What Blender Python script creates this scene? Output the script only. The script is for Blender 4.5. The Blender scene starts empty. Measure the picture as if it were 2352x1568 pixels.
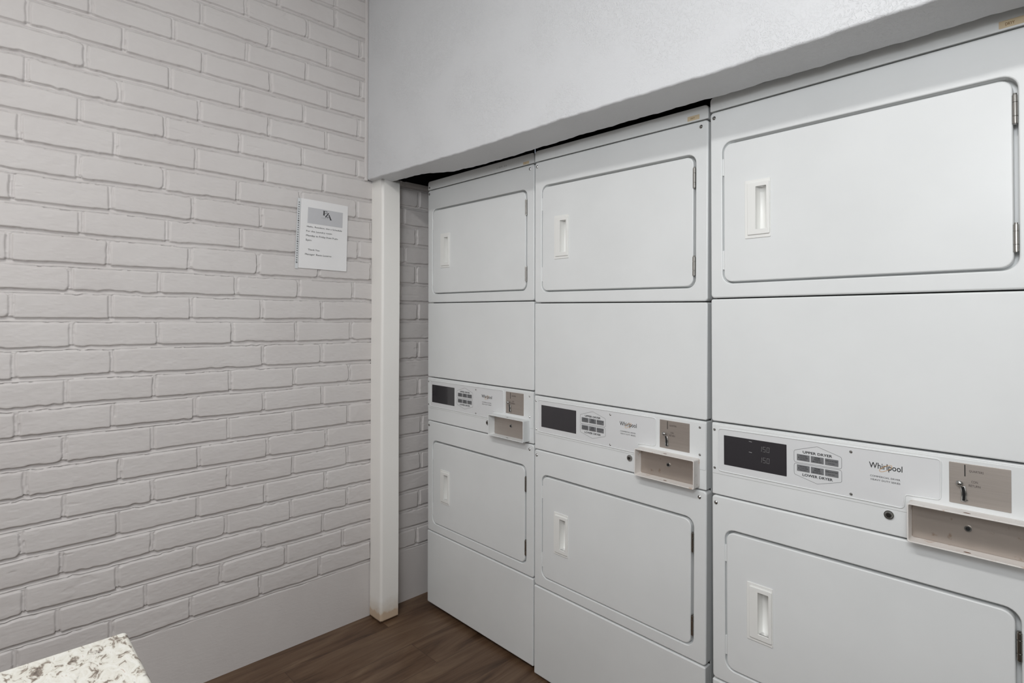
import bpy, bmesh, math, random
import numpy as np
from mathutils import Vector, Matrix, Euler
random.seed(7); rng = np.random.default_rng(11)
scene = bpy.context.scene
COL = scene.collection

# ------------------------------------------------------------------ camera
cam_d = bpy.data.cameras.new('camera'); cam = bpy.data.objects.new('camera', cam_d); COL.objects.link(cam)
FWD = Vector((-0.71717464, 0.69676179, 0.01354781)); RGT = Vector((0.69684175, 0.71722276, 0.0017577))
UPV = Vector((0.0084921, -0.01070125, 0.99990668))
M = Matrix((RGT, UPV, -FWD)).transposed().to_4x4(); M.translation = Vector((2.17458, -1.56217, 1.33280))
cam.matrix_world = M
cam_d.sensor_width = 36.0; cam_d.lens = 1288.35 / 2352 * 36.0
cam_d.shift_y = -63.7 / 2352; cam_d.clip_start = 0.02; cam_d.clip_end = 50
scene.camera = cam

# ------------------------------------------------------------------ world, exposure, lights
world = bpy.data.worlds.new('world'); scene.world = world; world.use_nodes = True
world.node_tree.nodes['Background'].inputs[0].default_value = (0.75, 0.85, 1.0, 1)
world.node_tree.nodes['Background'].inputs[1].default_value = 0.3
vs = scene.view_settings
vs.view_transform = 'Standard'; vs.look = 'None'; vs.gamma = 1.0; vs.use_curve_mapping = False
vs.exposure = -0.41

CEIL = 2.92
def area_light(name, loc, target, sx, sy, power, color):
    d = bpy.data.lights.new(name, 'AREA'); d.shape = 'RECTANGLE'; d.size = sx; d.size_y = sy
    d.energy = power; d.color = color
    o = bpy.data.objects.new(name, d); COL.objects.link(o)
    o.location = loc
    o.rotation_euler = (Vector(target) - Vector(loc)).to_track_quat('-Z', 'Y').to_euler()
    return o
area_light('ceiling_lamp_light', (1.7, -2.1, CEIL - 0.09), (1.7, -2.1, 0), 1.15, 0.24, 36, (1.0, 0.985, 0.968))
area_light('photo_flash', (2.25, -1.95, 1.98), (0.8, -0.1, 1.6), 0.45, 0.4, 19, (0.93, 0.965, 1.0))
area_light('rear_fill', (2.85, -3.30, 1.75), (0.8, 0.0, 1.15), 1.4, 1.1, 16, (0.97, 0.985, 1.0))  # unseen fill light, added to brighten from behind the camera

# ------------------------------------------------------------------ materials
def sl(c):
    return tuple((x / 255 / 12.92 if x / 255 <= 0.04045 else ((x / 255 + 0.055) / 1.055) ** 2.4) for x in c) + (1,)
def mat(name, col, rough=0.5, metal=0.0, spec=0.5, coat=0.0):
    m = bpy.data.materials.new(name); m.use_nodes = True
    b = m.node_tree.nodes['Principled BSDF']
    b.inputs['Base Color'].default_value = sl(col); b.inputs['Roughness'].default_value = rough
    b.inputs['Metallic'].default_value = metal; b.inputs['Specular IOR Level'].default_value = spec
    b.inputs['Coat Weight'].default_value = coat
    return m
def nd(m, t, **kw):
    n = m.node_tree.nodes.new(t)
    for k, v in kw.items():
        if k in n.inputs: n.inputs[k].default_value = v
        else: setattr(n, k, v)
    return n
def lk(m, a, b): m.node_tree.links.new(a, b)
def bsdf(m): return m.node_tree.nodes['Principled BSDF']
def coords(m): return nd(m, 'ShaderNodeTexCoord').outputs['Object']
def noise(m, vec, scale, detail=4.0, rough=0.5, dist=0.0):
    n = nd(m, 'ShaderNodeTexNoise', Scale=scale, Detail=detail, Roughness=rough, Distortion=dist)
    lk(m, vec, n.inputs['Vector']); return n.outputs['Fac']
def ramp(m, fac, stops):
    r = nd(m, 'ShaderNodeValToRGB'); e = r.color_ramp.elements
    while len(e) < len(stops): e.new(0.5)
    for el, (p, c) in zip(e, stops):
        el.position = p; el.color = c if len(c) == 4 else sl(c)
    lk(m, fac, r.inputs['Fac']); return r.outputs['Color']
def bump(m, h, strength, dist):
    b = nd(m, 'ShaderNodeBump', Strength=strength, Distance=dist)
    lk(m, h, b.inputs['Height']); lk(m, b.outputs['Normal'], bsdf(m).inputs['Normal']); return b
def mixc(m, fac, a, b):
    x = nd(m, 'ShaderNodeMix', data_type='RGBA')
    if isinstance(fac, float): x.inputs[0].default_value = fac
    else: lk(m, fac, x.inputs[0])
    for s, v in ((x.inputs[6], a), (x.inputs[7], b)):
        if isinstance(v, tuple): s.default_value = v if len(v) == 4 else sl(v)
        else: lk(m, v, s)
    return x.outputs[2]

ENAMEL = mat('white_enamel', (228, 230, 230), 0.34, coat=0.05)
cc = coords(ENAMEL); bump(ENAMEL, noise(ENAMEL, cc, 14, 3), 0.05, 0.002)
lk(ENAMEL, ramp(ENAMEL, noise(ENAMEL, cc, 2.3, 4, .6), [(0.35, (225, 227, 227)), (0.65, (231, 233, 233))]), bsdf(ENAMEL).inputs['Base Color'])
OVERLAY = mat('control_overlay', (222, 223, 224), 0.42)
PLASTIC = mat('ivory_plastic', (236, 236, 233), 0.36)
STEEL = mat('brushed_steel', (185, 176, 169), 0.5, 0.85)
cc = coords(STEEL)
mp = nd(STEEL, 'ShaderNodeMapping'); mp.inputs['Scale'].default_value = (2, 20, 160); lk(STEEL, cc, mp.inputs['Vector'])
lk(STEEL, ramp(STEEL, noise(STEEL, mp.outputs[0], 6, 3), [(0.3, (182, 173, 166)), (0.7, (190, 182, 175))]), bsdf(STEEL).inputs['Base Color'])
STAINED = mat('stained_steel', (168, 158, 150), 0.4, 0.85)
cc = coords(STAINED)
a = ramp(STAINED, noise(STAINED, cc, 55, 3, .55), [(0.63, (186, 176, 168)), (0.74, (166, 148, 134))])
lk(STAINED, a, bsdf(STAINED).inputs['Base Color'])
WORN = mat('worn_white_enamel', (226, 222, 218), 0.45)
cc = coords(WORN)
a = ramp(WORN, noise(WORN, cc, 48, 4, .6), [(0.60, (226, 222, 218)), (0.74, (192, 168, 150))])
lk(WORN, a, bsdf(WORN).inputs['Base Color'])
CHROME = mat('zinc_plated_metal', (176, 176, 174), 0.24, 1.0)
HINGE = mat('hinge_metal', (168, 166, 162), 0.25, 1.0)
DARKMET = mat('dark_metal', (70, 68, 66), 0.4, 0.9)
BLACK = mat('black_void', (8, 8, 9), 0.8)
DISPLAY = mat('smoked_display', (50, 48, 52), 0.16, coat=0.4)
LCD = mat('lcd_segment_grey', (160, 160, 160), 0.5)
INK = mat('black_ink', (24, 23, 26), 0.6)
INKGREY = mat('grey_ink', (112, 113, 114), 0.6)
ENGRAVE = mat('engraved_ink', (74, 66, 62), 0.6)
BTN = mat('grey_membrane_button', (118, 119, 121), 0.5)
ORANGE = mat('orange_ink', (205, 150, 62), 0.5)
TAPE = mat('tan_sticker', (214, 196, 164), 0.6)
TAPEINK = mat('brown_ink', (150, 122, 84), 0.6)
DOORGAP = mat('cabinet_interior', (205, 207, 207), 0.5)
GAP = mat('painted_gap_shade', (34, 32, 31), 0.7)  # dark colour paints the shade inside the panel seams
RUST = mat('rust', (112, 72, 48), 0.8)

WALLP = mat('painted_brick', (212, 208, 206), 0.5, spec=0.4)
cc = coords(WALLP)
lk(WALLP, ramp(WALLP, noise(WALLP, cc, 3.0, 5, .6), [(0.3, (207, 202, 200)), (0.7, (214, 210, 208))]), bsdf(WALLP).inputs['Base Color'])
mp = nd(WALLP, 'ShaderNodeMapping'); mp.inputs['Scale'].default_value = (1, 0.45, 1.6); lk(WALLP, cc, mp.inputs['Vector'])
bump(WALLP, noise(WALLP, mp.outputs[0], 70, 6, .62, .6), 0.16, 0.004)

TEXW = mat('knockdown_plaster', (212, 213, 215), 0.42, spec=0.45)
cc = coords(TEXW)
n1 = noise(TEXW, cc, 80, 3, .55, 2.0)
r1 = ramp(TEXW, n1, [(0.50, (0, 0, 0, 1)), (0.56, (1, 1, 1, 1))])
n2 = noise(TEXW, cc, 5.0, 2, .5)
r2 = ramp(TEXW, n2, [(0.42, (.12, .12, .12, 1)), (0.60, (1, 1, 1, 1))])
mm = nd(TEXW, 'ShaderNodeMath', operation='MULTIPLY'); lk(TEXW, r1, mm.inputs[0]); lk(TEXW, r2, mm.inputs[1])
bump(TEXW, mm.outputs[0], 0.42, 0.0024)

POSTM = mat('post_paint', (243, 241, 237), 0.42)
cc = coords(POSTM); sep = nd(POSTM, 'ShaderNodeSeparateXYZ'); lk(POSTM, cc, sep.inputs[0])
n = noise(POSTM, cc, 22, 5, .6)
ad = nd(POSTM, 'ShaderNodeMath', operation='MULTIPLY_ADD'); lk(POSTM, n, ad.inputs[0]); ad.inputs[1].default_value = -0.07; lk(POSTM, sep.outputs['Z'], ad.inputs[2])
lk(POSTM, ramp(POSTM, ad.outputs[0], [(0.0, (206, 184, 160)), (0.010, (224, 216, 204)), (0.07, (243, 241, 237))]), bsdf(POSTM).inputs['Base Color'])
bump(POSTM, noise(POSTM, cc, 8, 3), 0.12, 0.004)

CEILM = mat('ceiling_paint', (226, 226, 224), 0.8)
PLAINW = mat('plain_wall_paint', (208, 206, 203), 0.6)
bump(PLAINW, noise(PLAINW, coords(PLAINW), 60, 3), 0.1, 0.002)
DARKW = mat('painted_void_shade', (34, 32, 32), 0.9)  # near-black colour stands in for the unlit void over the dryers

FLOORM = mat('walnut_vinyl_plank', (84, 68, 56), 0.42, spec=0.4)
cc = coords(FLOORM)
sw = nd(FLOORM, 'ShaderNodeSeparateXYZ'); lk(FLOORM, cc, sw.inputs[0])
cb = nd(FLOORM, 'ShaderNodeCombineXYZ'); lk(FLOORM, sw.outputs['Y'], cb.inputs[0]); lk(FLOORM, sw.outputs['X'], cb.inputs[1])
mpb = nd(FLOORM, 'ShaderNodeMapping'); mpb.inputs['Location'].default_value = (0.231, -0.035, 0); lk(FLOORM, cb.outputs[0], mpb.inputs['Vector'])
br = nd(FLOORM, 'ShaderNodeTexBrick', offset=0.37, offset_frequency=2)
br.inputs['Scale'].default_value = 1.0; br.inputs['Brick Width'].default_value = 1.22; br.inputs['Row Height'].default_value = 0.178
br.inputs['Mortar Size'].default_value = 0.0011; br.inputs['Mortar Smooth'].default_value = 0.1
br.inputs['Color1'].default_value = (0, 0, 0, 1); br.inputs['Color2'].default_value = (1, 1, 1, 1); br.inputs['Mortar'].default_value = (0.5, .5, .5, 1)
lk(FLOORM, mpb.outputs[0], br.inputs['Vector'])
off = nd(FLOORM, 'ShaderNodeVectorMath', operation='MULTIPLY_ADD')
lk(FLOORM, br.outputs['Color'], off.inputs[0]); off.inputs[1].default_value = (3.1, 1.7, 2.3); lk(FLOORM, cb.outputs[0], off.inputs[2])
mg = nd(FLOORM, 'ShaderNodeMapping'); mg.inputs['Scale'].default_value = (0.9, 6.0, 1.0); lk(FLOORM, off.outputs[0], mg.inputs['Vector'])
g1 = noise(FLOORM, mg.outputs[0], 2.0, 6, .62, 1.4)
mg2 = nd(FLOORM, 'ShaderNodeMapping'); mg2.inputs['Scale'].default_value = (2.0, 55.0, 1.0); lk(FLOORM, off.outputs[0], mg2.inputs['Vector'])
g2 = noise(FLOORM, mg2.outputs[0], 2.0, 5, .7, .4)
base = ramp(FLOORM, g1, [(0.30, (62, 44, 31)), (0.46, (94, 71, 53)), (0.60, (108, 86, 67)), (0.75, (124, 102, 82))])
fine = ramp(FLOORM, g2, [(0.3, (.88, .88, .88, 1)), (0.65, (1.06, 1.06, 1.06, 1))])
ml = nd(FLOORM, 'ShaderNodeMix', data_type='RGBA', blend_type='MULTIPLY'); ml.inputs[0].default_value = 1
lk(FLOORM, base, ml.inputs[6]); lk(FLOORM, fine, ml.inputs[7])
seam = ramp(FLOORM, br.outputs['Fac'], [(0.0, (0, 0, 0, 1)), (1.0, (1, 1, 1, 1))])
fc = mixc(FLOORM, seam, ml.outputs[2], (66, 50, 39))
lk(FLOORM, fc, bsdf(FLOORM).inputs['Base Color'])
bump(FLOORM, g2, 0.12, 0.002)

GRAN = mat('speckled_granite', (222, 220, 210), 0.16, spec=0.5)
cc = coords(GRAN)
mpg = nd(GRAN, 'ShaderNodeMapping'); mpg.inputs['Rotation'].default_value = (0, 0, 0.5); mpg.inputs['Scale'].default_value = (1, 1.9, 1); lk(GRAN, cc, mpg.inputs['Vector'])
gA = noise(GRAN, mpg.outputs[0], 46, 6, .62, .9)
cA = ramp(GRAN, gA, [(0.31, (92, 82, 74)), (0.40, (138, 128, 117)), (0.455, (200, 197, 187)), (0.62, (212, 211, 205)), (0.70, (184, 172, 160))])
gB = noise(GRAN, mpg.outputs[0], 15, 3, .5, 1.2)
cB = ramp(GRAN, gB, [(0.60, (0, 0, 0, 1)), (0.66, (1, 1, 1, 1))])
gC = noise(GRAN, mpg.outputs[0], 90, 4, .6, .4)
cC = ramp(GRAN, gC, [(0.42, (98, 88, 82)), (0.5, (188, 184, 175))])
lk(GRAN, mixc(GRAN, cB, cA, cC), bsdf(GRAN).inputs['Base Color'])
PAPER = mat('white_paper', (236, 235, 235), 0.35, coat=0.2)
PAPERGREY = mat('printed_grey_band', (196, 196, 199), 0.5)
SLEEVE = mat('clear_plastic_edge', (214, 216, 218), 0.25)
CABW = mat('cabinet_paint', (196, 196, 192), 0.5)
LAMPM = mat('lamp_diffuser', (250, 250, 250), 0.5)
bsdf(LAMPM).inputs['Emission Color'].default_value = (0.93, 0.97, 1, 1); bsdf(LAMPM).inputs['Emission Strength'].default_value = 4
GLASS = mat('added_glow_pane', (235, 240, 245), 0.1)
bsdf(GLASS).inputs['Emission Color'].default_value = (0.95, 0.98, 1, 1); bsdf(GLASS).inputs['Emission Strength'].default_value = 1.6  # glowing pane out of view, added along with the rear fill light

# ------------------------------------------------------------------ mesh helpers
def finish(name, bm, m, parent=None, smooth=False, wn=False, recalc=True):
    if recalc: bmesh.ops.recalc_face_normals(bm, faces=bm.faces[:])
    me = bpy.data.meshes.new(name); bm.to_mesh(me); bm.free()
    ms = m if isinstance(m, (list, tuple)) else [m]
    for x in ms: me.materials.append(x)
    o = bpy.data.objects.new(name, me); COL.objects.link(o)
    if smooth:
        me.polygons.foreach_set('use_smooth', [True] * len(me.polygons))
    if wn:
        w = o.modifiers.new('weighted', 'WEIGHTED_NORMAL'); w.weight = 80; w.keep_sharp = True
    if parent: o.parent = parent
    return o
def tag(o, label=None, cat=None, group=None, kind=None):
    if label: o['label'] = label
    if cat: o['category'] = cat
    if group: o['group'] = group
    if kind: o['kind'] = kind
    return o
def empty(name, loc=(0, 0, 0), rot=(0, 0, 0)):
    o = bpy.data.objects.new(name, None); COL.objects.link(o)
    o.location = loc; o.rotation_euler = rot; o.empty_display_size = 0.1; return o
def box(bm, x0, x1, y0, y1, z0, z1, bev=0.0, seg=2):
    r = bmesh.ops.create_cube(bm, size=1.0); vs_ = r['verts']
    for v in vs_:
        v.co = Vector((x0 + (v.co.x + .5) * (x1 - x0), y0 + (v.co.y + .5) * (y1 - y0), z0 + (v.co.z + .5) * (z1 - z0)))
    if bev > 0:
        es = list({e for v in vs_ for e in v.link_edges})
        bmesh.ops.bevel(bm, geom=es, offset=bev, segments=seg, profile=0.5, affect='EDGES')
def rr(x0, x1, z0, z1, rad, n=6):
    """rounded rectangle as a function of the inset distance"""
    rads = rad if isinstance(rad, (tuple, list)) else (rad,) * 4      # bl, br, tr, tl
    def f(d):
        pts = []
        for (cx, cz, a0, r) in ((x0, z0, 180, rads[0]), (x1, z0, 270, rads[1]), (x1, z1, 0, rads[2]), (x0, z1, 90, rads[3])):
            sx = 1 if cx == x0 else -1; sz = 1 if cz == z0 else -1
            ox, oz = cx + sx * r, cz + sz * r; q = max(r - d, 0.00005)
            if r - d < 0: ox, oz = cx + sx * (d + q), cz + sz * (d + q)
            for k in range(n + 1):
                a = math.radians(a0 + 90 * k / n); pts.append((ox + q * math.cos(a), oz + q * math.sin(a)))
        return pts
    return f
def poly_round(pts, rad, n=4):
    """rounded polygon (ccw in x,z) as a function of inset"""
    def f(d):
        m = len(pts); out = []
        def ins(i):
            p0, p1, p2 = Vector(pts[i - 1]), Vector(pts[i]), Vector(pts[(i + 1) % m])
            a = (p1 - p0).normalized(); b = (p2 - p1).normalized()
            na = Vector((-a.y, a.x)); nb = Vector((-b.y, b.x)); k = d / (1 + na.dot(nb))
            return p1 + (na + nb) * k, a, b
        for i in range(m):
            p, a, b = ins(i); turn = a.x * b.y - a.y * b.x
            r = max((rad - d) if turn > 0 else (rad + d), 0.0004)
            ang = math.acos(max(-1, min(1, a.dot(b)))); t = r * math.tan(ang / 2)
            s = p - a * t; e = p + b * t
            for k in range(n + 1):
                u = k / n; out.append(tuple(s * (1 - u) ** 2 + p * 2 * u * (1 - u) + e * u * u))
        return out
    return f
def ring(bm, pts, y): return [bm.verts.new((p[0], y, p[1])) for p in pts]
def bridge(bm, a, b):
    n = len(a)
    for i in range(n): bm.faces.new((a[i], a[(i + 1) % n], b[(i + 1) % n], b[i]))
def panel(bm, outer, holes=(), r=0.005, depth=0.02, y0=0.0, seg=4, back=False):
    """pressed sheet: front at y0, edges rolled back with radius r; holes = [(loopfn, roll, wall_depth, floor?)]"""
    def roll(fn, r, sgn, wall):
        rings = []
        for k in range(seg + 1):
            a = math.pi / 2 * k / seg
            rings.append(ring(bm, fn(sgn * r * (1 - math.sin(a)) if sgn > 0 else -r * (1 - math.sin(a))), y0 + r * (1 - math.cos(a))))
        rings.append(ring(bm, fn(0), y0 + wall))
        for i in range(len(rings) - 1): bridge(bm, rings[i], rings[i + 1])
        return rings
    fronts = []
    o = roll(outer, r, 1, depth); fronts.append(o[0])
    for (fn, hr, wall, floor) in holes:
        h = roll(fn, hr, -1, wall); fronts.append(h[0])
        if floor: bm.faces.new(h[-1])
    if back: bm.faces.new(o[-1])
    es = []
    for f in fronts:
        for i in range(len(f)):
            es.append(bm.edges.get((f[i], f[(i + 1) % len(f)])))
    bmesh.ops.triangle_fill(bm, use_beauty=True, use_dissolve=False, edges=es, normal=Vector((0, -1, 0)))
def cyl(bm, c, axis, r, h, n=20, r2=None):
    """cylinder from c along axis"""
    axis = Vector(axis).normalized(); q = Vector((0, 0, 1)).rotation_difference(axis).to_matrix().to_4x4()
    mt = Matrix.Translation(Vector(c) + axis * h / 2) @ q
    bmesh.ops.create_cone(bm, cap_ends=True, segments=n, radius1=r, radius2=r if r2 is None else r2, depth=h, matrix=mt)
def tube(bm, pts, r, n=8, closed=True):
    m = len(pts); rings = []
    for i in range(m):
        p = Vector(pts[i]); a = Vector(pts[i - 1]) if (closed or i > 0) else p; b = Vector(pts[(i + 1) % m]) if (closed or i < m - 1) else p
        t = (b - a).normalized(); s = t.cross(Vector((0, 1, 0))).normalized()
        rings.append([bm.verts.new(p + s * r * math.cos(2 * math.pi * k / n) + Vector((0, 1, 0)) * r * math.sin(2 * math.pi * k / n)) for k in range(n)])
    for i in range(m if closed else m - 1): bridge(bm, rings[i], rings[(i + 1) % m])
_dg = None
def text_mesh(s, bold=0.0, align='LEFT', space=1.0):
    c = bpy.data.curves.new('t', 'FONT'); c.body = s; c.size = 1; c.offset = bold; c.align_x = align; c.space_line = space; c.resolution_u = 3
    o = bpy.data.objects.new('t', c); COL.objects.link(o)
    bpy.context.view_layer.update()
    me = bpy.data.meshes.new_from_object(o.evaluated_get(bpy.context.evaluated_depsgraph_get()))
    bpy.data.objects.remove(o); bpy.data.curves.remove(c)
    return me
def add_text(bm, s, u0, u1, v0, v1, place, bold=0.0, align='LEFT', keep=False, mi=0, slant=0.0):
    """text fitted into the box u0..u1, v0..v1; place(u, v) -> xyz"""
    me = text_mesh(s, bold, align); co = np.array([v.co[:] for v in me.vertices])
    if not len(co): return
    mn, mx = co.min(0), co.max(0); sx = (u1 - u0) / (mx[0] - mn[0]); sy = (v1 - v0) / (mx[1] - mn[1])
    vv = [bm.verts.new(place(u0 + (c[0] - mn[0]) * sx + slant * (c[1] - mn[1]) * sy, v0 + (c[1] - mn[1]) * sy)) for c in co]
    for p in me.polygons:
        try:
            f = bm.faces.new([vv[i] for i in p.vertices]); f.material_index = mi
        except ValueError: pass
    bpy.data.meshes.remove(me)
def onfront(y): return lambda u, v: (u, y, v)
def strip(bm, pts, w, y, closed=True, off=None):
    """flat printed line in the x,z plane"""
    m = len(pts); P = [Vector(p) for p in pts]; a_, b_ = [], []
    for i in range(m):
        a = P[i - 1] if (closed or i) else P[i]; b = P[(i + 1) % m] if (closed or i < m - 1) else P[i]
        t = (b - a).normalized(); nn = Vector((-t.y, t.x)) * w / 2
        q0, q1 = P[i] + nn, P[i] - nn
        a_.append(bm.verts.new((q0.x, y, q0.y))); b_.append(bm.verts.new((q1.x, y, q1.y)))
    for i in range(m if closed else m - 1):
        j = (i + 1) % m; bm.faces.new((a_[i], a_[j], b_[j], b_[i]))

# ------------------------------------------------------------------ setting
XW = -0.11
def val_noise(Y, Z, fy, fz, seed):
    r = np.random.default_rng(seed); G = r.random((512, 512)) * 2 - 1
    a = (Y * fy) % 512; b = (Z * fz) % 512
    i = np.floor(a).astype(int); j = np.floor(b).astype(int); u = a - i; v = b - j
    u = u * u * (3 - 2 * u); v = v * v * (3 - 2 * v)
    i1 = (i + 1) % 512; j1 = (j + 1) % 512; i %= 512; j %= 512
    return (G[i, j] * (1 - u) + G[i1, j] * u) * (1 - v) + (G[i, j1] * (1 - u) + G[i1, j1] * u) * v
def sstep(x, a, b):
    t = np.clip((x - a) / (b - a), 0, 1); return t * t * (3 - 2 * t)
ROWS = [  # bottom height, head joints measured along the wall, top course first
 (2.613, (-.423,)), (2.523, (-.794, -.548)), (2.432, (-.951, -.705, -.455)), (2.342, (-1.282, -1.041, -.79, -.55, -.299)),
 (2.252, (-1.436, -1.189, -.945, -.698, -.453)), (2.160, (-1.292, -1.051, -.809, -.561, -.309)), (2.071, (-1.438, -1.197, -.955, -.704, -.46)),
 (1.982, (-1.306, -1.063, -.812, -.565, -.316)), (1.888, (-1.452, -1.209, -.964, -.717, -.473)), (1.797, (-1.307, -1.062, -.818, -.572, -.315)),
 (1.704, (-1.469, -1.22, -.974, -.731, -.487)), (1.6155, (-1.3, -1.054, -.805, -.56, -.308)), (1.5185, (-1.474, -1.226, -.983, -.741, -.492, -.243)),
 (1.432, (-1.324, -1.075, -.823, -.578, -.332)), (1.342, (-1.466, -1.218, -.976, -.725, -.477)), (1.251, (-1.32, -1.08, -.833, -.588, -.341)),
 (1.157, (-1.458, -1.212, -.72, -.476)), (1.068, (-1.334, -1.089, -.842, -.595, -.346)), (0.978, (-1.45, -1.208, -.962, -.716, -.471)),
 (0.884, (-1.335, -1.093, -.845, -.597, -.353)), (0.795, (-1.428, -1.188, -.945, -.699, -.452)), (0.705, (-1.334, -1.091, -.844, -.597, -.355)),
 (0.615, (-1.434, -1.191, -.948, -.707, -.456)), (0.526, (-1.338, -1.093, -.851, -.604, -.357)), (0.436, (-1.429, -1.191, -.958, -.712, -.467)),
 (0.347, (-1.347, -1.109, -.866, -.622, -.375)), (0.2565, (-1.446, -1.207, -.968, -.723, -.48))]
def brick_wall():
    ys = np.concatenate([np.arange(-3.36, -1.62, 0.010), np.arange(-1.62, 0.13, 0.0028), np.arange(0.13, 0.86, 0.015)])
    zs = np.concatenate([np.arange(0, 0.215, 0.012), np.arange(0.215, 2.84, 0.00165), [CEIL]])
    Y, Z = np.meshgrid(ys, zs, indexing='ij')
    wy = Y + 0.0018 * val_noise(Y, Z, 14, 30, 1) + 0.0008 * val_noise(Y, Z, 60, 60, 2)
    chip = sstep(val_noise(Y, Z, 7, 12, 21), 0.25, 0.7)
    wz = Z + 0.0020 * val_noise(Y, Z, 9, 30, 3) + (0.0009 + 0.0020 * chip) * val_noise(Y, Z, 55, 70, 4)
    H = np.zeros_like(Y); JT = 0.0150
    bots = [r[0] for r in ROWS]
    rows = [(2.703, (-.67,))] + list(ROWS)
    rows = [(2.794, (-.30,))] + rows
    # weathered mortar: deep under the upper brick, sloping out to the lip of the lower one
    for k, (b, js) in enumerate(rows):
        t = (b - wz) / JT; q = (t > -0.4) & (t < 1.05)
        H[q] = 0.0004 + 0.0076 * sstep(t[q], 0.30, 0.85) * (1 - sstep(t[q], 0.86, 1.0))
        top = (rows[k - 1][0] if k else b + 0.0905) - JT
        q = (wz > b + 0.004) & (wz < top)
        H[q] = 0.0074
    for k, (b, js) in enumerate(rows):
        top = (rows[k - 1][0] if k else b + 0.0905) - JT
        js = sorted(js); L = [js[0] - 0.2455 * i for i in range(1, 12)]; R = [js[-1] + 0.2455 * i for i in range(1, 7)]
        js = sorted(L) + js + R
        sel = (wz > b - 0.003) & (wz < top + 0.004)
        for c0, c1 in zip(js[:-1], js[1:]):
            y0, y1 = c0 + 0.0055, c1 - 0.0055
            y0 += random.uniform(-.001, .001); y1 += random.uniform(-.001, .001)
            q = sel & (wy > c0) & (wy < c1)
            if not q.any(): continue
            yy, zz = wy[q], wz[q]
            rad = random.choice([0.002, 0.003, 0.005, 0.008, 0.014])
            bb = b + random.uniform(-.0012, .0012)
            cy, cz = (y0 + y1) / 2, (bb + top) / 2; hy, hz = (y1 - y0) / 2, (top - bb) / 2
            skew = random.uniform(-.0016, .0016) * (yy - cy) / hy
            dy = np.abs(yy - cy) - hy + rad; dz = np.abs(zz - cz - skew) - hz + rad
            d = -(np.minimum(np.maximum(dy, dz), 0) + np.hypot(np.maximum(dy, 0), np.maximum(dz, 0)) - rad)   # inside distance
            low = (zz < cz) & (dz > dy); up = (zz >= cz) & (dz > dy)
            hh = 0.0125 + random.uniform(-.0013, .0013)
            tilt = (yy - cy) / hy * random.uniform(-.0011, .0011) + (zz - cz) / hz * random.uniform(-.0008, .0006)
            prof = np.where(low, sstep(d, -0.0004, 0.0006) * (0.86 + 0.14 * sstep(d, 0, 0.004)),
                   np.where(up, 0.62 + 0.38 * sstep(d, 0.0, 0.0055), 0.50 + 0.50 * sstep(d, 0.0, 0.0032)))
            crown = -0.0007 * (np.abs(zz - cz) / hz) ** 3
            ins = d > 0
            v = np.where(ins, prof * (hh + tilt + crown), H[q])
            groove = (~ins) & ~low & (d > -0.0022)
            v = np.where(groove, v - 0.0042 * np.clip(1 - np.abs(d + 0.0006) / 0.0016, 0, 1), v)
            H[q] = v
    # mortar: slightly hollow, sloping out towards the brick below
    H += 0.0005 * val_noise(Y, Z, 30, 45, 5) + 0.0003 * val_noise(Y, Z, 75, 150, 6)
    gouge = val_noise(Y, Z, 22, 70, 8); gsel = val_noise(Y, Z, 3, 4, 9)
    H -= 0.0012 * sstep(gouge, 0.62, 0.9) * sstep(gsel, 0.15, 0.5)
    # smooth painted plinth under the lowest course
    pl = 1 - sstep(Z + 0.003 * val_noise(Y, Z, 18, 40, 7), 0.236, 0.250)
    H = H * (1 - pl) + pl * (0.0052 + 0.0003 * val_noise(Y, Z, 6, 6, 10))
    lip = np.exp(-((Z - 0.243 + 0.004 * val_noise(Y, Z, 18, 1, 17)) / 0.0026) ** 2); H -= 0.0035 * lip * sstep(val_noise(Y, Z, 12, 2, 18), -0.4, 0.2)
    H[:, -1] = 0.003
    ny, nz = Y.shape
    co = np.stack([XW - 0.006 + H, Y, Z], -1).reshape(-1, 3).astype(np.float32)
    i, j = np.meshgrid(np.arange(ny - 1), np.arange(nz - 1), indexing='ij'); a = (i * nz + j).ravel()
    keep = ~((Y[:-1, :-1].ravel() > -0.125) & (Z[:-1, :-1].ravel() > 2.0))       # niche top cut away, the near-black core behind paints its shade
    a = a[keep]
    F = np.stack([a, a + nz, a + nz + 1, a + 1], 1).astype(np.int32)
    me = bpy.data.meshes.new('wall_left'); me.vertices.add(len(co)); me.vertices.foreach_set('co', co.ravel())
    me.loops.add(F.size); me.loops.foreach_set('vertex_index', F.ravel())
    me.polygons.add(len(F)); me.polygons.foreach_set('loop_start', np.arange(0, F.size, 4, dtype=np.int32))
    me.polygons.foreach_set('loop_total', np.full(len(F), 4, dtype=np.int32))
    me.polygons.foreach_set('use_smooth', np.ones(len(F), dtype=bool))
    me.update(calc_edges=True); me.validate()
    me.materials.append(WALLP)
    o = bpy.data.objects.new('wall_left', me); COL.objects.link(o); tag(o, kind='structure')
brick_wall()
def struct(name, bm, m, **k):
    o = finish(name, bm, m, **k); tag(o, kind='structure'); return o
bm = bmesh.new(); box(bm, XW - 0.14, 3.84, -3.64, 1.0, -0.1, 0); struct('floor', bm, FLOORM)
bm = bmesh.new(); box(bm, XW - 0.14, 3.84, -3.64, 1.0, CEIL, CEIL + 0.1); struct('ceiling', bm, CEILM)
bm = bmesh.new(); box(bm, XW - 0.14, XW - 0.016, -3.5, 0.86, 0, CEIL); struct('wall_left_core', bm, DARKW)  # dark face shows over the niche brick as painted shade
bm = bmesh.new(); box(bm, XW, 3.70, 0.85, 0.97, 0, CEIL); struct('wall_alcove_back', bm, DARKW)
bm = bmesh.new(); box(bm, 3.70, 3.82, -3.5, 0.97, 0, CEIL); struct('wall_right', bm, PLAINW)
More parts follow.
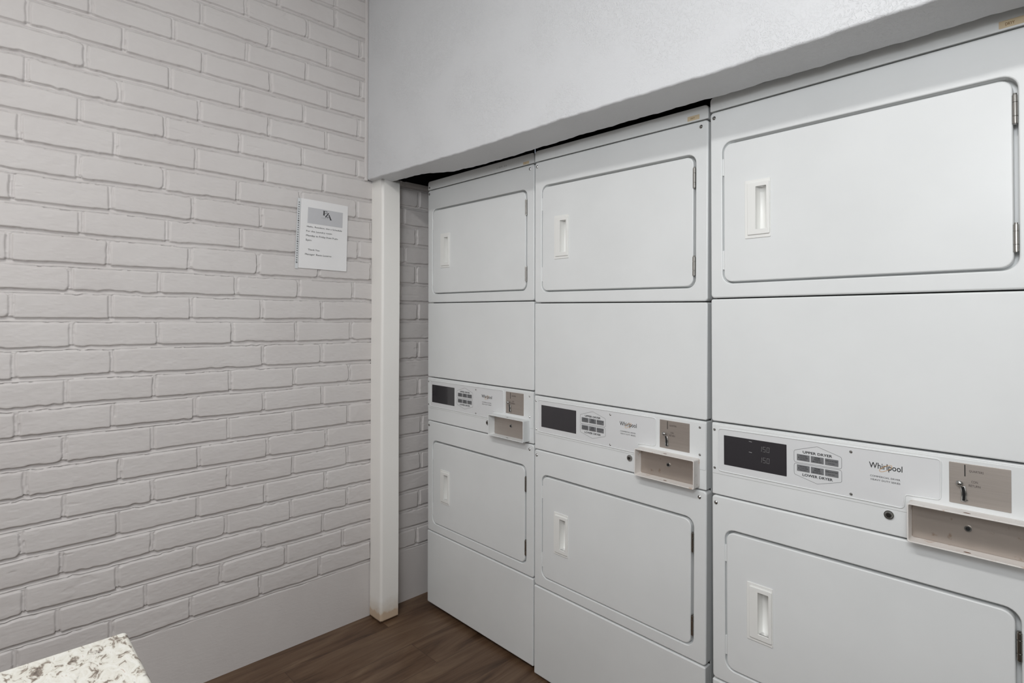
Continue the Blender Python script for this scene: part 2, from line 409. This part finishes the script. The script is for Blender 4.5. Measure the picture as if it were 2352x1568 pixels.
bm = bmesh.new()   # rear wall with an opening for the added glowing pane
box(bm, XW, 2.1, -3.5, -3.38, 0, CEIL); box(bm, 3.6, 3.70, -3.5, -3.38, 0, CEIL)
box(bm, 2.1, 3.6, -3.5, -3.38, 0, 1.15); box(bm, 2.1, 3.6, -3.5, -3.38, 2.35, CEIL)
struct('wall_rear', bm, PLAINW)
bm = bmesh.new(); box(bm, 2.1, 3.6, -3.47, -3.46, 1.15, 2.35)
w1 = struct('added_window', bm, GLASS)
bm = bmesh.new()
for x in (2.1, 2.83, 3.54): box(bm, x, x + 0.06, -3.46, -3.39, 1.15, 2.35)
for z in (1.15, 2.30): box(bm, 2.1, 3.6, -3.46, -3.39, z, z + 0.05)
finish('added_window_frame', bm, POSTM, w1)

# header wall above the dryers (knockdown plaster), bottom edge hand finished
def header():
    bm = bmesh.new(); N = 260; X0, X1 = XW + 0.002, 3.70
    def front(x): return -0.266
    def backy(x):
        pts = [(-.11, -.190), (.10, -.188), (.20, -.178), (.27, -.155), (.34, -.118), (.45, -.112), (3.8, -.112)]
        return float(np.interp(x, [p[0] for p in pts], [p[1] for p in pts]))
    def zb(x, ph):
        b = float(np.interp(x, [-.11, .18, .63, 1.04, 1.35, 1.53, 3.7], [1.973, 1.964, 1.952, 1.950, 1.943, 1.938, 1.933]))
        return b + 0.0007 * math.sin(x * 31 + ph) + 0.0006 * math.sin(x * 73 + 2 * ph) + 0.0006 * math.sin(x * 157 + ph)
    rows = []
    for i in range(N + 1):
        x = X0 + (X1 - X0) * (i / N) ** 1.0
        f, bk = front(x), backy(x); z1, z2 = zb(x, 0.3), zb(x, 1.7) - float(np.interp(x, [-.11, .2, .6, 1.2, 1.6], [.010, .006, .006, .001, -0.002]))
        rc = 0.006; prof = [(f, CEIL)]
        for k in range(5):
            a = math.pi / 2 * k / 4; prof.append((f + rc * (1 - math.cos(a)), z1 + rc * (1 - math.sin(a))))
        prof += [(bk - 0.004, z2), (bk, z2 + 0.004), (bk, CEIL)]
        rows.append([bm.verts.new((x, p[0], p[1])) for p in prof])
    for a, b in zip(rows[:-1], rows[1:]):
        for k in range(len(a) - 1): bm.faces.new((a[k], b[k], b[k + 1], a[k + 1]))
    bm.faces.new(rows[0]); bm.faces.new(rows[-1])
    o = struct('wall_header', bm, TEXW, smooth=True, wn=True)
header()
# caulk line where the header meets the brick
bm = bmesh.new(); box(bm, XW - 0.006, XW + 0.009, -0.279, -0.262, 1.968, CEIL, 0.004, 3)
struct('trim_1', bm, WALLP)

# corner post
def post():
    bm = bmesh.new(); x0, x1, y0, y1 = -0.108, -0.014, -0.241, -0.149
    prof = []
    R = 0.012
    for (cx, cy, a0, r) in ((x0 + .003, y0 + .003, 180, .003), (x1 - R, y0 + R, 270, R), (x1 - .003, y1 - .003, 0, .003), (x0 + .003, y1 - .003, 90, .003)):
        for k in range(7):
            a = math.radians(a0 + 15 * k); prof.append((cx + r * math.cos(a), cy + r * math.sin(a)))
    rows = []
    for z in [0] + [0.01 * i for i in range(1, 8)] + [0.1 + 0.1 * i for i in range(20)]:
        w = 0.0007 * math.sin(z * 5.1); rows.append([bm.verts.new((x + w, y + 0.5 * w, min(z, 1.975) + (0.004 * abs(math.sin(x * 300 + y * 211)) if z == 0 else 0))) for x, y in prof])
    for a, b in zip(rows[:-1], rows[1:]): bridge(bm, a, b)
    bm.faces.new(rows[0]); bm.faces.new(rows[-1])
    o = finish('post', bm, POSTM, smooth=True, wn=True)
    tag(o, 'white painted square post standing on the floor between the brick wall and the dryers', 'post')
post()

# ------------------------------------------------------------------ dryers
W = 0.684; X0 = 0.002
PTS = {}
def handle(zb, zt, parent):
    bm = bmesh.new(); c = rr(0.130, 0.1575, zb + 0.0225, zt - 0.0195, 0.0012, 3)
    panel(bm, rr(0.1000, 0.1672, zb, zt, 0.0025, 3), [(c, 0.0004, 0.003, False)], 0.0008, 0.0028, -0.0022, 3)
    panel(bm, rr(0.1075, 0.1655, zb + 0.0085, zt - 0.008, 0.003, 3), [(c, 0.0008, 0.0085, False)], 0.0016, 0.0040, -0.0058, 3)
    # hollow finger cup
    n = 10; z0, z1 = zb + 0.0225, zt - 0.0195; rows = []
    for k in range(n + 1):
        t = k / n; x = 0.130 + 0.0275 * t; y = 0.0 + 0.017 * math.sin(math.pi * min(1, t * 0.80 + 0.2)) ** 0.8 if 0 < t < 1 else -0.002
        rows.append((bm.verts.new((x, y, z0)), bm.verts.new((x, y, z1))))
    for a, b in zip(rows[:-1], rows[1:]): bm.faces.new((a[0], b[0], b[1], a[1]))
    bm.faces.new([r[0] for r in rows]); bm.faces.new([r[1] for r in rows])
    return finish('handle', bm, PLASTIC, parent, smooth=True, wn=True)
def hinge(z0, z1, parent):
    bm = bmesh.new(); x = 0.6437; r = 0.0047; h = z1 - z0
    cuts = [0, 0.27, 0.30, 0.72, 0.75, 1.0]
    for a, b in ((0.03, 0.25), (0.27, 0.70), (0.72, 0.94)):
        cyl(bm, (x, 0.0005, z0 + h * a), (0, 0, 1), r, h * (b - a), 16)
    cyl(bm, (x, 0.0005, z0), (0, 0, 1), r * 0.72, h, 12)
    box(bm, x - 0.0045, x + 0.0015, 0.004, 0.011, z0 + h * .05, z1 - h * .05)
    return finish('hinge', bm, HINGE, parent, smooth=False)
def door(name, x0, x1, z0, z1, hb, ht, hs, parent):
    bm = bmesh.new()
    hole = rr(0.1285, 0.159, hb + 0.021, ht - 0.018, 0.001, 3)
    panel(bm, rr(x0, x1, z0, z1, 0.022), [(hole, 0.0003, 0.01, False)], 0.0034, 0.022, 0.0002, 5)
    d = finish('door', bm, ENAMEL, parent, smooth=True, wn=True)
    if name: d['label'] = name
    handle(hb, ht, d)
    for a, b in hs: hinge(a, b, d)
    return d
def screws(parent, pts, r=0.0052, head=0.0022, y=0.0, name='screw'):
    for x, z in pts:
        bm = bmesh.new()
        cyl(bm, (x, y - 0.0004, z), (0, -1, 0), r, head * 0.5, 20)
        cyl(bm, (x, y - 0.0004 - head * .5, z), (0, -1, 0), r * 0.98, head, 20, r * 0.45)
        finish(name, bm, CHROME, parent, smooth=False)
HS_U = [(1.444, 1.503), (1.7, 1.762)]; HS_L = [(0.386, 0.446), (0.632, 0.691)]
def make_dryer():
    root = empty('stacked_dryer')
    # cabinet behind the fronts
    bm = bmesh.new(); box(bm, 0.004, 0.684, 0.033, 0.72, -0.012, 1.925, 0.004, 2)
    finish('cabinet', bm, DOORGAP, root)
    bm = bmesh.new(); box(bm, 0.0055, 0.6825, 0.0305, 0.0329, -0.01, 1.92)
    finish('gap_shade_sheet', bm, GAP, root)  # dark sheet behind the fronts, paints shade into the gaps
    for fx in (0.05, 0.63):
        for fy in (0.06, 0.64):
            bm = bmesh.new(); cyl(bm, (fx, fy, -0.034), (0, 0, 1), 0.014, 0.024, 14); finish('levelling_foot', bm, DARKMET, root)
    # top cap
    bm = bmesh.new(); panel(bm, rr(X0, X0 + W, 1.8945, 1.9345, (.002, .002, .012, .012), 5), (), 0.0024, 0.30, 0.0, 4, back=True)
    finish('top_cap', bm, ENAMEL, root, smooth=True, wn=True)
    # upper front with door recess
    def front(z0, z1, rx0, rx1, rz0, rz1):
        bm = bmesh.new()
        panel(bm, rr(X0, X0 + W, z0, z1, 0.010), [(rr(rx0, rx1, rz0, rz1, 0.027), 0.0032, 0.028, True)], 0.0048, 0.030, 0.0, 5)
        # latch tabs in the left gap
        h = rz1 - rz0
        for a, b in ((0.10, 0.235), (0.765, 0.885)):
            box(bm, rx0 - 0.0002, rx0 + 0.0042, 0.0028, 0.009, rz0 + h * a, rz0 + h * b, 0.0006, 1)
        return bm
    finish('upper_front', front(1.3698, 1.8912, 0.0362, 0.6485, 1.4085, 1.8005), ENAMEL, root, smooth=True, wn=True)
    door(None, 0.0405, 0.6405, 1.4135, 1.7935, 1.5265, 1.6815, HS_U, root)
    bm = bmesh.new(); panel(bm, rr(X0, X0 + W, 1.0255, 1.3665, 0.006), (), 0.004, 0.030)
    finish('service_panel', bm, ENAMEL, root, smooth=True, wn=True)
    finish('lower_front', front(0.3105, 0.8188, 0.0385, 0.6465, 0.3490, 0.7325), ENAMEL, root, smooth=True, wn=True)
    door(None, 0.0430, 0.6375, 0.3525, 0.7255, 0.4580, 0.6095, HS_L, root)
    bm = bmesh.new(); panel(bm, rr(X0 - .001, X0 + W - .001, -0.027, 0.3068, 0.004), (), 0.0045, 0.030, -0.001)
    finish('base_panel', bm, ENAMEL, root, smooth=True, wn=True)
    screws(root, [(0.0141, 1.8744), (0.6644, 1.8744), (0.0141, 0.7993), (0.6644, 0.7993)])
    # control panel
    bm = bmesh.new(); panel(bm, rr(X0 + .001, X0 + W - .001, 0.8225, 1.0215, 0.003), (), 0.003, 0.030, 0.0)
    panel(bm, rr(0.0045, 0.6835, 0.8805, 1.0165, 0.003, 3), (), 0.0009, 0.0022, -0.0012, 3)
    cp = finish('control_panel', bm, ENAMEL, root, smooth=True, wn=True)
    outline = poly_round([(0.0240, 0.8915), (0.4525, 0.8900), (0.4545, 0.9215), (0.5185, 0.9240), (0.5195, 1.0085), (0.0240, 1.0060)], 0.008)
    bm = bmesh.new(); panel(bm, outline, (), 0.0007, 0.0014, -0.0018, 2)
    finish('overlay', bm, OVERLAY, cp, smooth=True, wn=True)
    bm = bmesh.new(); tube(bm, [(p[0], -0.0018, p[1]) for p in outline(-0.0012)], 0.0016, 8)
    finish('raised_bead', bm, ENAMEL, cp, smooth=True)
    yo = -0.0019
    bm = bmesh.new(); panel(bm, rr(0.0388, 0.2042, 0.9095, 0.9905, 0.001, 2), (), 0.0002, 0.0006, yo - .0003, 2)
    finish('display_window', bm, DISPLAY, cp)
    # button groups
    up = poly_round([(0.2218, 0.9502), (0.3302, 0.9520), (0.3302, 0.9805), (0.2760, 0.9975), (0.2218, 0.9805)], 0.006)
    lo = poly_round([(0.2218, 0.9200), (0.2760, 0.9050), (0.3302, 0.9205), (0.3302, 0.9500), (0.2218, 0.9482)], 0.006)
    for fn in (up, lo):
        bm = bmesh.new(); strip(bm, fn(0.0004), 0.0008, yo - .0002); finish('button_outline', bm, INKGREY, cp)
    cols = ((0.2290, 0.2586), (0.2614, 0.2907), (0.2935, 0.3228)); txt = (('WHITES', '& COLORS', 'HIGH HEAT'), ('PERM', 'PRESS', 'MEDIUM HEAT'), ('DELICATES', 'LOW HEAT'))
    for zz in (0.9562, 0.9297):
        for (a, b), ts in zip(cols, txt):
            bm = bmesh.new(); panel(bm, rr(a, b, zz, zz + 0.0158, 0.0004, 2), (), 0.0002, 0.0007, yo - .0005, 2)
            hs = 0.0158 / (len(ts) + .6); c = (a + b) / 2
            for k, t in enumerate(ts):
                last = k == len(ts) - 1; hgt = 0.0024 if last else 0.0032
                wd = min(0.027, len(t) * (0.0019 if last else 0.0029)); zc = zz + 0.0158 - hs * (k + .8)
                add_text(bm, t, c - wd / 2, c + wd / 2, zc - hgt / 2, zc + hgt / 2, onfront(yo - .0008), 0.01, mi=1)
            finish('button', bm, [BTN, INK], cp, recalc=False)
    for t, a, b, c, d, bold in (('UPPER DRYER', 0.2430, 0.3095, 0.9755, 0.9818, 0.022), ('LOWER DRYER', 0.2420, 0.3105, 0.9190, 0.9255, 0.022),
                                ('COMMERCIAL DRYER', 0.3887, 0.4473, 0.9478, 0.9517, 0.0), ('HEAVY DUTY SERIES', 0.3902, 0.4471, 0.9398, 0.9437, 0.0)):
        bm = bmesh.new(); add_text(bm, t, a, b, c, d, onfront(yo - .0003), bold)
        finish('lettering', bm, INK, cp, recalc=False)
    bm = bmesh.new()
    add_text(bm, 'Whirlpool', 0.3866, 0.4513, 0.9636, 0.9812, onfront(yo - .0003), 0.006)
    el = []
    for k in range(48):
        t = 2 * math.pi * k / 48; a, b_, th = 0.0142, 0.0046, math.radians(33)
        el.append((0.4195 + a * math.cos(t) * math.cos(th) - b_ * math.sin(t) * math.sin(th), 0.9708 + a * math.cos(t) * math.sin(th) + b_ * math.sin(t) * math.cos(th)))
    n0 = len(bm.faces); strip(bm, el, 0.0008, yo - .0004)
    bm.faces.ensure_lookup_table()
    for f in bm.faces[n0:]: f.material_index = 1
    finish('logo', bm, [INK, ORANGE], cp, recalc=False)
    screws(cp, [(0.0115, 1.0025), (0.0118, 0.8965), (0.3494, 0.9970), (0.3492, 0.8972), (0.6655, 1.0030), (0.6657, 0.9235)], 0.0034, 0.0016, -0.0015)
    # coin slide
    bm = bmesh.new(); panel(bm, rr(0.5345, 0.6335, 0.9228, 1.0085, 0.0012, 2), (), 0.0005, 0.002, -0.0028, 2)
    pl = finish('coin_plate', bm, STEEL, root, smooth=True, wn=True)
    bm = bmesh.new()
    box(bm, 0.5602, 0.5618, -0.0031, -0.0027, 0.9820, 1.0060)
    finish('coin_slot', bm, BLACK, pl); bm = bmesh.new()
    vv = [bm.verts.new((x, -0.0055, z)) for x, z in ((0.5548, 0.9590), (0.5600, 0.9600), (0.5622, 0.9460), (0.5612, 0.9320), (0.5560, 0.9310), (0.5565, 0.9450))]
    bm.faces.new(vv)
    finish('return_slot', bm, BLACK, pl)
    bm = bmesh.new(); tube(bm, [(x, -0.0045, z) for x, z in ((0.5542, 0.9595), (0.5606, 0.9606), (0.5630, 0.9460), (0.5622, 0.9350), (0.5650, 0.9330), (0.5620, 0.9295), (0.5552, 0.9300), (0.5560, 0.9450))], 0.0014, 8)
    finish('return_lever_guide', bm, CHROME, pl, smooth=True)
    bm = bmesh.new(); bmesh.ops.create_uvsphere(bm, u_segments=20, v_segments=12, radius=0.0062, matrix=Matrix.Translation((0.5528, -0.0105, 0.9672)))
    for v in bm.verts: v.co.y = -0.0105 + (v.co.y + 0.0105) * 0.7
    cyl(bm, (0.5548, -0.0028, 0.9672), (0, -1, 0), 0.003, 0.008, 12)
    finish('return_knob', bm, CHROME, pl, smooth=True)
    for t, a, b, c, d in (('QUARTERS', 0.5678, 0.5912, 0.9912, 0.9965), ('COIN', 0.5712, 0.5818, 0.9702, 0.9750), ('RETURN', 0.5672, 0.5858, 0.9618, 0.9666)):
        bm = bmesh.new(); add_text(bm, t, a, b, c, d, onfront(-0.0030), 0.003)
        finish('engraved_lettering', bm, ENGRAVE, pl, recalc=False)
    # lock
    bm = bmesh.new(); cyl(bm, (0.4251, 0.0005, 0.8675), (0, -1, 0), 0.0098, 0.004, 28); cyl(bm, (0.4251, -0.003, 0.8675), (0, -1, 0), 0.0085, 0.003, 28, 0.0065)
    lkk = finish('lock', bm, CHROME, root)
    bm = bmesh.new(); cyl(bm, (0.4251, -0.0052, 0.8675), (0, -1, 0), 0.0048, 0.0012, 20); finish('keyway', bm, DARKMET, lkk)
    return root
def coin_box(parent, wear):
    """open guard box around the coin drawer face"""
    bm = bmesh.new(); x0, x1, z0, z1, d, t = 0.4655, 0.6655, 0.8285, 0.9120, 0.037, 0.0028
    panel(bm, rr(x0, x1, z0, z1, 0.004, 4), [(rr(x0 + t, x1 - t, z0 + t, z1 - t, 0.003, 4), 0.0009, d + .001, False)], 0.0009, d, -d, 3)
    cb = finish('coin_box', bm, WORN if wear else ENAMEL, parent, smooth=True, wn=True)
    for zz in (z1 + 0.00015, z0 + t + 0.00025):
        bm = bmesh.new()
        vv = [bm.verts.new((0.5665 + 0.0062 * math.cos(2 * math.pi * k / 20), -0.0255 + 0.0026 * math.sin(2 * math.pi * k / 20), zz)) for k in range(20)]
        bm.faces.new(vv)
        finish('screw_hole', bm, RUST if wear else DARKMET, cb)
    bm = bmesh.new(); panel(bm, rr(x0 + t, x1 - t, z0 + t, z1 - t, 0.002, 3), (), 0.0012, 0.004, -0.0035, 3)
    f = finish('coin_drawer_face', bm, STAINED if wear else STEEL, parent, smooth=True, wn=True)
    bm = bmesh.new(); cyl(bm, (0.5655, -0.0032, 0.8745), (0, -1, 0), 0.0062, 0.003, 20); finish('drawer_lock', bm, CHROME, f)
    bm = bmesh.new(); cyl(bm, (0.5655, -0.0060, 0.8745), (0, -1, 0), 0.0040, 0.0006, 16); finish('drawer_keyhole', bm, BLACK, f)
def copy_tree(o, parent=None):
    c = o.copy(); COL.objects.link(c); c.parent = parent
    for ch in [x for x in bpy.data.objects if x.parent == o and x != c]: copy_tree(ch, c)
    return c
proto = make_dryer()
second = copy_tree(proto); third = copy_tree(proto)
POSE = [(proto, (0.0, 0.0, 0.05), (0.0106264, 0.0105398, 0.0013613)),
        (second, (0.7004638, -0.0117572, 0.0340635), (0.0176018, 0.0169401, 0.0005466)),
        (third, (1.4281522, -0.0507304, 0.0293772), (0.0063225, 0.0014461, -0.0032782))]
LAB = ['white stacked coin-operated dryer farthest back, beside the square post and brick wall',
       'white stacked coin-operated dryer standing between the other two, with a blank dark display',
       'white stacked coin-operated dryer closest to the camera, its display showing faint grey digits']
for (o, l, r), lab in zip(POSE, LAB):
    o.location = l; o.rotation_euler = r; tag(o, lab, 'dryer', 'stacked coin-operated dryers in the alcove')
for o, wear in ((proto, False), (second, True), (third, True)): coin_box(o, wear)
def child(root, name): return [c for c in root.children if c.name.split('.')[0] == name][0]
# stickers on the caps
for root, x0, x1, z0, z1, t in ((proto, .6275, .6590, 1.8965, 1.9070, 'DRYY'), (second, .6215, .6590, 1.8985, 1.9120, 'DRYY'), (third, .6205, .6590, 1.8985, 1.9135, 'DRYY')):
    cap = child(root, 'top_cap'); bm = bmesh.new(); panel(bm, rr(x0, x1, z0, z1, 0.001, 2), (), 0.0001, 0.0004, -0.0004, 1)
    s = finish('sticker', bm, TAPE, cap); s['label'] = 'small tan adhesive sticker with faded lettering'
    add = bmesh.new(); add_text(add, t, x0 + .010, x1 - .014, z0 + .004, z1 - .005, onfront(-0.0006), 0.03)
    finish('sticker_lettering', add, TAPEINK, cap, recalc=False)
screws(child(proto, 'top_cap'), [(0.0150, 1.9045)], 0.0050, 0.0020)
bm = bmesh.new()
for s, a, b, c in (('U', .476, .482, 1.9085), ('m', .489, .499, 1.9085), ('v', .503, .509, 1.9095), ('A', .520, .526, 1.9095), ('i', .532, .534, 1.9095)):
    add_text(bm, s, a, b, c, c + 0.006, onfront(-0.0004), -0.01)
finish('pencil_scribble', bm, INKGREY, child(proto, 'top_cap'), recalc=False)
# digits behind the smoked display
def seven(bm, ch, x, z, w, h, t, y):
    seg = {'0': 'abcdef', '1': 'bc', '5': 'acdfg'}[ch]
    P = {'a': (0, h - t, w, h), 'd': (0, 0, w, t), 'g': (0, h / 2 - t / 2, w, h / 2 + t / 2), 'b': (w - t, h / 2, w, h), 'c': (w - t, 0, w, h / 2), 'f': (0, h / 2, t, h), 'e': (0, 0, t, h / 2)}
    for s in seg:
        a, b, c, d = P[s]; e = 0.0003
        f = bm.faces.new([bm.verts.new((x + p + 0.0006 * (q / h), y, z + q)) for p, q in ((a + e, b + e), (c - e, b + e), (c - e, d - e), (a + e, d - e))])
bm = bmesh.new()
for z in (0.9620, 0.9335):
    for i, ch in enumerate('150'):
        bm = bmesh.new(); seven(bm, ch, 0.1345 + 0.0098 * i, z, 0.0072, 0.0138, 0.0011, -0.0026); finish('display_digit', bm, LCD, child(third, 'control_panel'), recalc=False)
bm = bmesh.new()
for z in (0.9885, 0.9600):
    bm = bmesh.new(); strip(bm, [(0.108, z - .004), (0.116, z - .005)], 0.0012, -0.0026, closed=False); finish('display_mark', bm, LCD, child(third, 'control_panel'), recalc=False)

# ------------------------------------------------------------------ notice on the brick
def notice():
    xw = -0.1015
    root = empty('notice', (xw, -0.475, 1.70))
    def quad(u, v):   # unit sheet coordinates -> world (slightly skewed as it hangs)
        TL, TR, BR, BL = (-.573, 1.843), (-.362, 1.838), (-.370, 1.550), (-.584, 1.553)
        y = (TL[0] * (1 - u) + TR[0] * u) * v + (BL[0] * (1 - u) + BR[0] * u) * (1 - v)
        z = (TL[1] * (1 - u) + TR[1] * u) * v + (BL[1] * (1 - u) + BR[1] * u) * (1 - v)
        return y, z
    def P(u, v, lift):
        y, z = quad(u, v); bow = 0.003 * math.sin(math.pi * u) * (0.4 + 0.6 * v) + 0.0035 * (u > 0.8) * (u - .8) * 5 * (1 - v)
        return (xw + lift + bow - root.location.x, y - root.location.y, z - root.location.z)
    def sheet(bm, u0, u1, v0, v1, lift, th, nu=16, nv=18, mi=0):
        f = [[bm.verts.new(P(u0 + (u1 - u0) * i / nu, v0 + (v1 - v0) * j / nv, lift)) for j in range(nv + 1)] for i in range(nu + 1)]
        g = [[bm.verts.new(P(u0 + (u1 - u0) * i / nu, v0 + (v1 - v0) * j / nv, lift - th)) for j in range(nv + 1)] for i in range(nu + 1)]
        for i in range(nu):
            for j in range(nv):
                bm.faces.new((f[i][j], f[i + 1][j], f[i + 1][j + 1], f[i][j + 1])); bm.faces.new((g[i][j], g[i][j + 1], g[i + 1][j + 1], g[i + 1][j]))
        for i in range(nu):
            bm.faces.new((f[i][0], g[i][0], g[i + 1][0], f[i + 1][0])); bm.faces.new((f[i][nv], f[i + 1][nv], g[i + 1][nv], g[i][nv]))
        for j in range(nv):
            bm.faces.new((f[0][j], f[0][j + 1], g[0][j + 1], g[0][j])); bm.faces.new((f[nu][j], g[nu][j], g[nu][j + 1], f[nu][j + 1]))
    bm = bmesh.new(); sheet(bm, 0, 1, 0, 1, 0.0016, 0.0012)
    finish('paper', bm, PAPER, root)
    bm = bmesh.new(); sheet(bm, -0.066, -0.006, -0.012, 0.994, 0.0022, 0.001, 2, 18)
    st = finish('sleeve_strip', bm, SLEEVE, root)
    bm = bmesh.new()
    for k in range(27):
        v = 0.075 + 0.86 * k / 26; r = 0.0027 if k % 9 else 0.0036
        c = P(-0.036, v, 0.0026); bm.faces.new([bm.verts.new((c[0], c[1] + r * math.cos(a), c[2] + r * math.sin(a))) for a in [2 * math.pi * i / 12 for i in range(12)]])
    finish('punched_holes', bm, INKGREY, st)
    def U(y): return (y + 0.578) / 0.2125
    bm = bmesh.new(); sheet(bm, 0.145, 0.885, 0.655, 0.885, 0.0020, 0.0003, 16, 4)
    finish('printed_band', bm, PAPERGREY, root)
    pl = lambda u, v: P(u, v, 0.0023)
    for s, u0, u1, v0, v1 in (('Hello, Resident, this a Schedule', .135, .875, .593, .618), ('For the Laundry room', .128, .660, .528, .553),
                              ('Monday to Friday from 9 am-', .128, .800, .462, .490), ('5pm', .122, .235, .398, .424), ('Thank You', .175, .410, .262, .286), ('Manager: Renis Lucerro', .122, .665, .192, .218)):
        desc = any(c in s for c in 'ypg')
        ink = bmesh.new(); add_text(ink, s, u0, u1, v0 - (.006 if desc else 0), v1, pl, 0.0); finish('printed_line', ink, INK, root, recalc=False)
    # serif monogram, three letters stepping down to the right
    ink = bmesh.new()
    def bar(pts):
        ink.faces.new([ink.verts.new(P(a, b, 0.0024)) for a, b in pts])
    e0, e1 = .455, .862
    bar([(.462, .800), (.486, .800), (.486, .866), (.462, .866)]); bar([(.450, .862), (.540, .862), (.540, .867), (.450, .867)])
    bar([(.480, .830), (.520, .830), (.520, .834), (.480, .834)]); bar([(.532, .851), (.540, .851), (.540, .866), (.534, .866)]); bar([(.452, .800), (.496, .800), (.496, .803), (.452, .803)])
    bar([(.505, .838), (.580, .838), (.580, .842), (.505, .842)]); bar([(.560, .842), (.582, .842), (.520, .778), (.497, .778)]); bar([(.497, .776), (.575, .776), (.575, .780), (.497, .780)])
    bar([(.572, .820), (.588, .820), (.640, .745), (.612, .745)]); bar([(.574, .816), (.580, .820), (.552, .762), (.546, .762)]); bar([(.560, .775), (.606, .775), (.606, .779), (.560, .779)])
    bar([(.600, .743), (.650, .743), (.650, .746), (.600, .746)]); bar([(.425, .757), (.520, .757), (.520, .759), (.425, .759)])
    finish('printed_monogram', ink, INK, root, recalc=False)
    tag(root, 'white paper notice in a clear punched sleeve taped to the painted brick wall', 'notice')
notice()

# ------------------------------------------------------------------ counter
bm = bmesh.new()
cx0, cx1, cy1, cy0, zt, th = 1.232, 3.69, -1.397, -2.02, 0.90, 0.032
box(bm, cx0, cx1, cy0, cy1, zt - th, zt, 0.006, 3)
o = finish('worktop', bm, GRAN, smooth=True, wn=True); tag(o, 'speckled white granite worktop, its rounded corner at the bottom left', 'worktop')
def cabinet():
    root = empty('base_cabinet', (1.9, -1.7, 0)); L = lambda x: x - 1.9
    bm = bmesh.new(); box(bm, L(1.36), L(3.66), -0.27, 0.235, 0.09, zt - th, 0.002, 1); box(bm, L(1.40), L(3.62), -0.23, 0.18, 0.0, 0.09)
    finish('carcass', bm, CABW, root)
    for k in range(4):
        a = 1.375 + 0.568 * k
        bm = bmesh.new(); box(bm, L(a), L(a + 0.558), -0.290, -0.271, 0.11, 0.85, 0.003, 1); d = finish('door', bm, CABW, root)
        bm = bmesh.new(); cyl(bm, (L(a + 0.5), -0.318, 0.66), (0, 0, 1), 0.005, 0.12, 12)
        for z in (0.67, 0.77): cyl(bm, (L(a + 0.5), -0.318, z), (0, 1, 0), 0.004, 0.03, 10)
        finish('handle', bm, CHROME, d)
    tag(root, 'grey painted base cabinet carrying the granite worktop', 'cabinet')
cabinet()

# ------------------------------------------------------------------ ceiling lamp (above the frame, lights the room)
lr = empty('ceiling_lamp', (1.7, -2.1, CEIL))
bm = bmesh.new(); box(bm, -0.62, 0.62, -0.15, 0.15, -0.045, -0.001, 0.004, 2); finish('housing', bm, POSTM, lr)
bm = bmesh.new(); box(bm, -0.60, 0.60, -0.13, 0.13, -0.075, -0.045, 0.01, 3); finish('diffuser', bm, LAMPM, lr)
tag(lr, 'long white fluorescent lamp fixed to the ceiling', 'lamp')
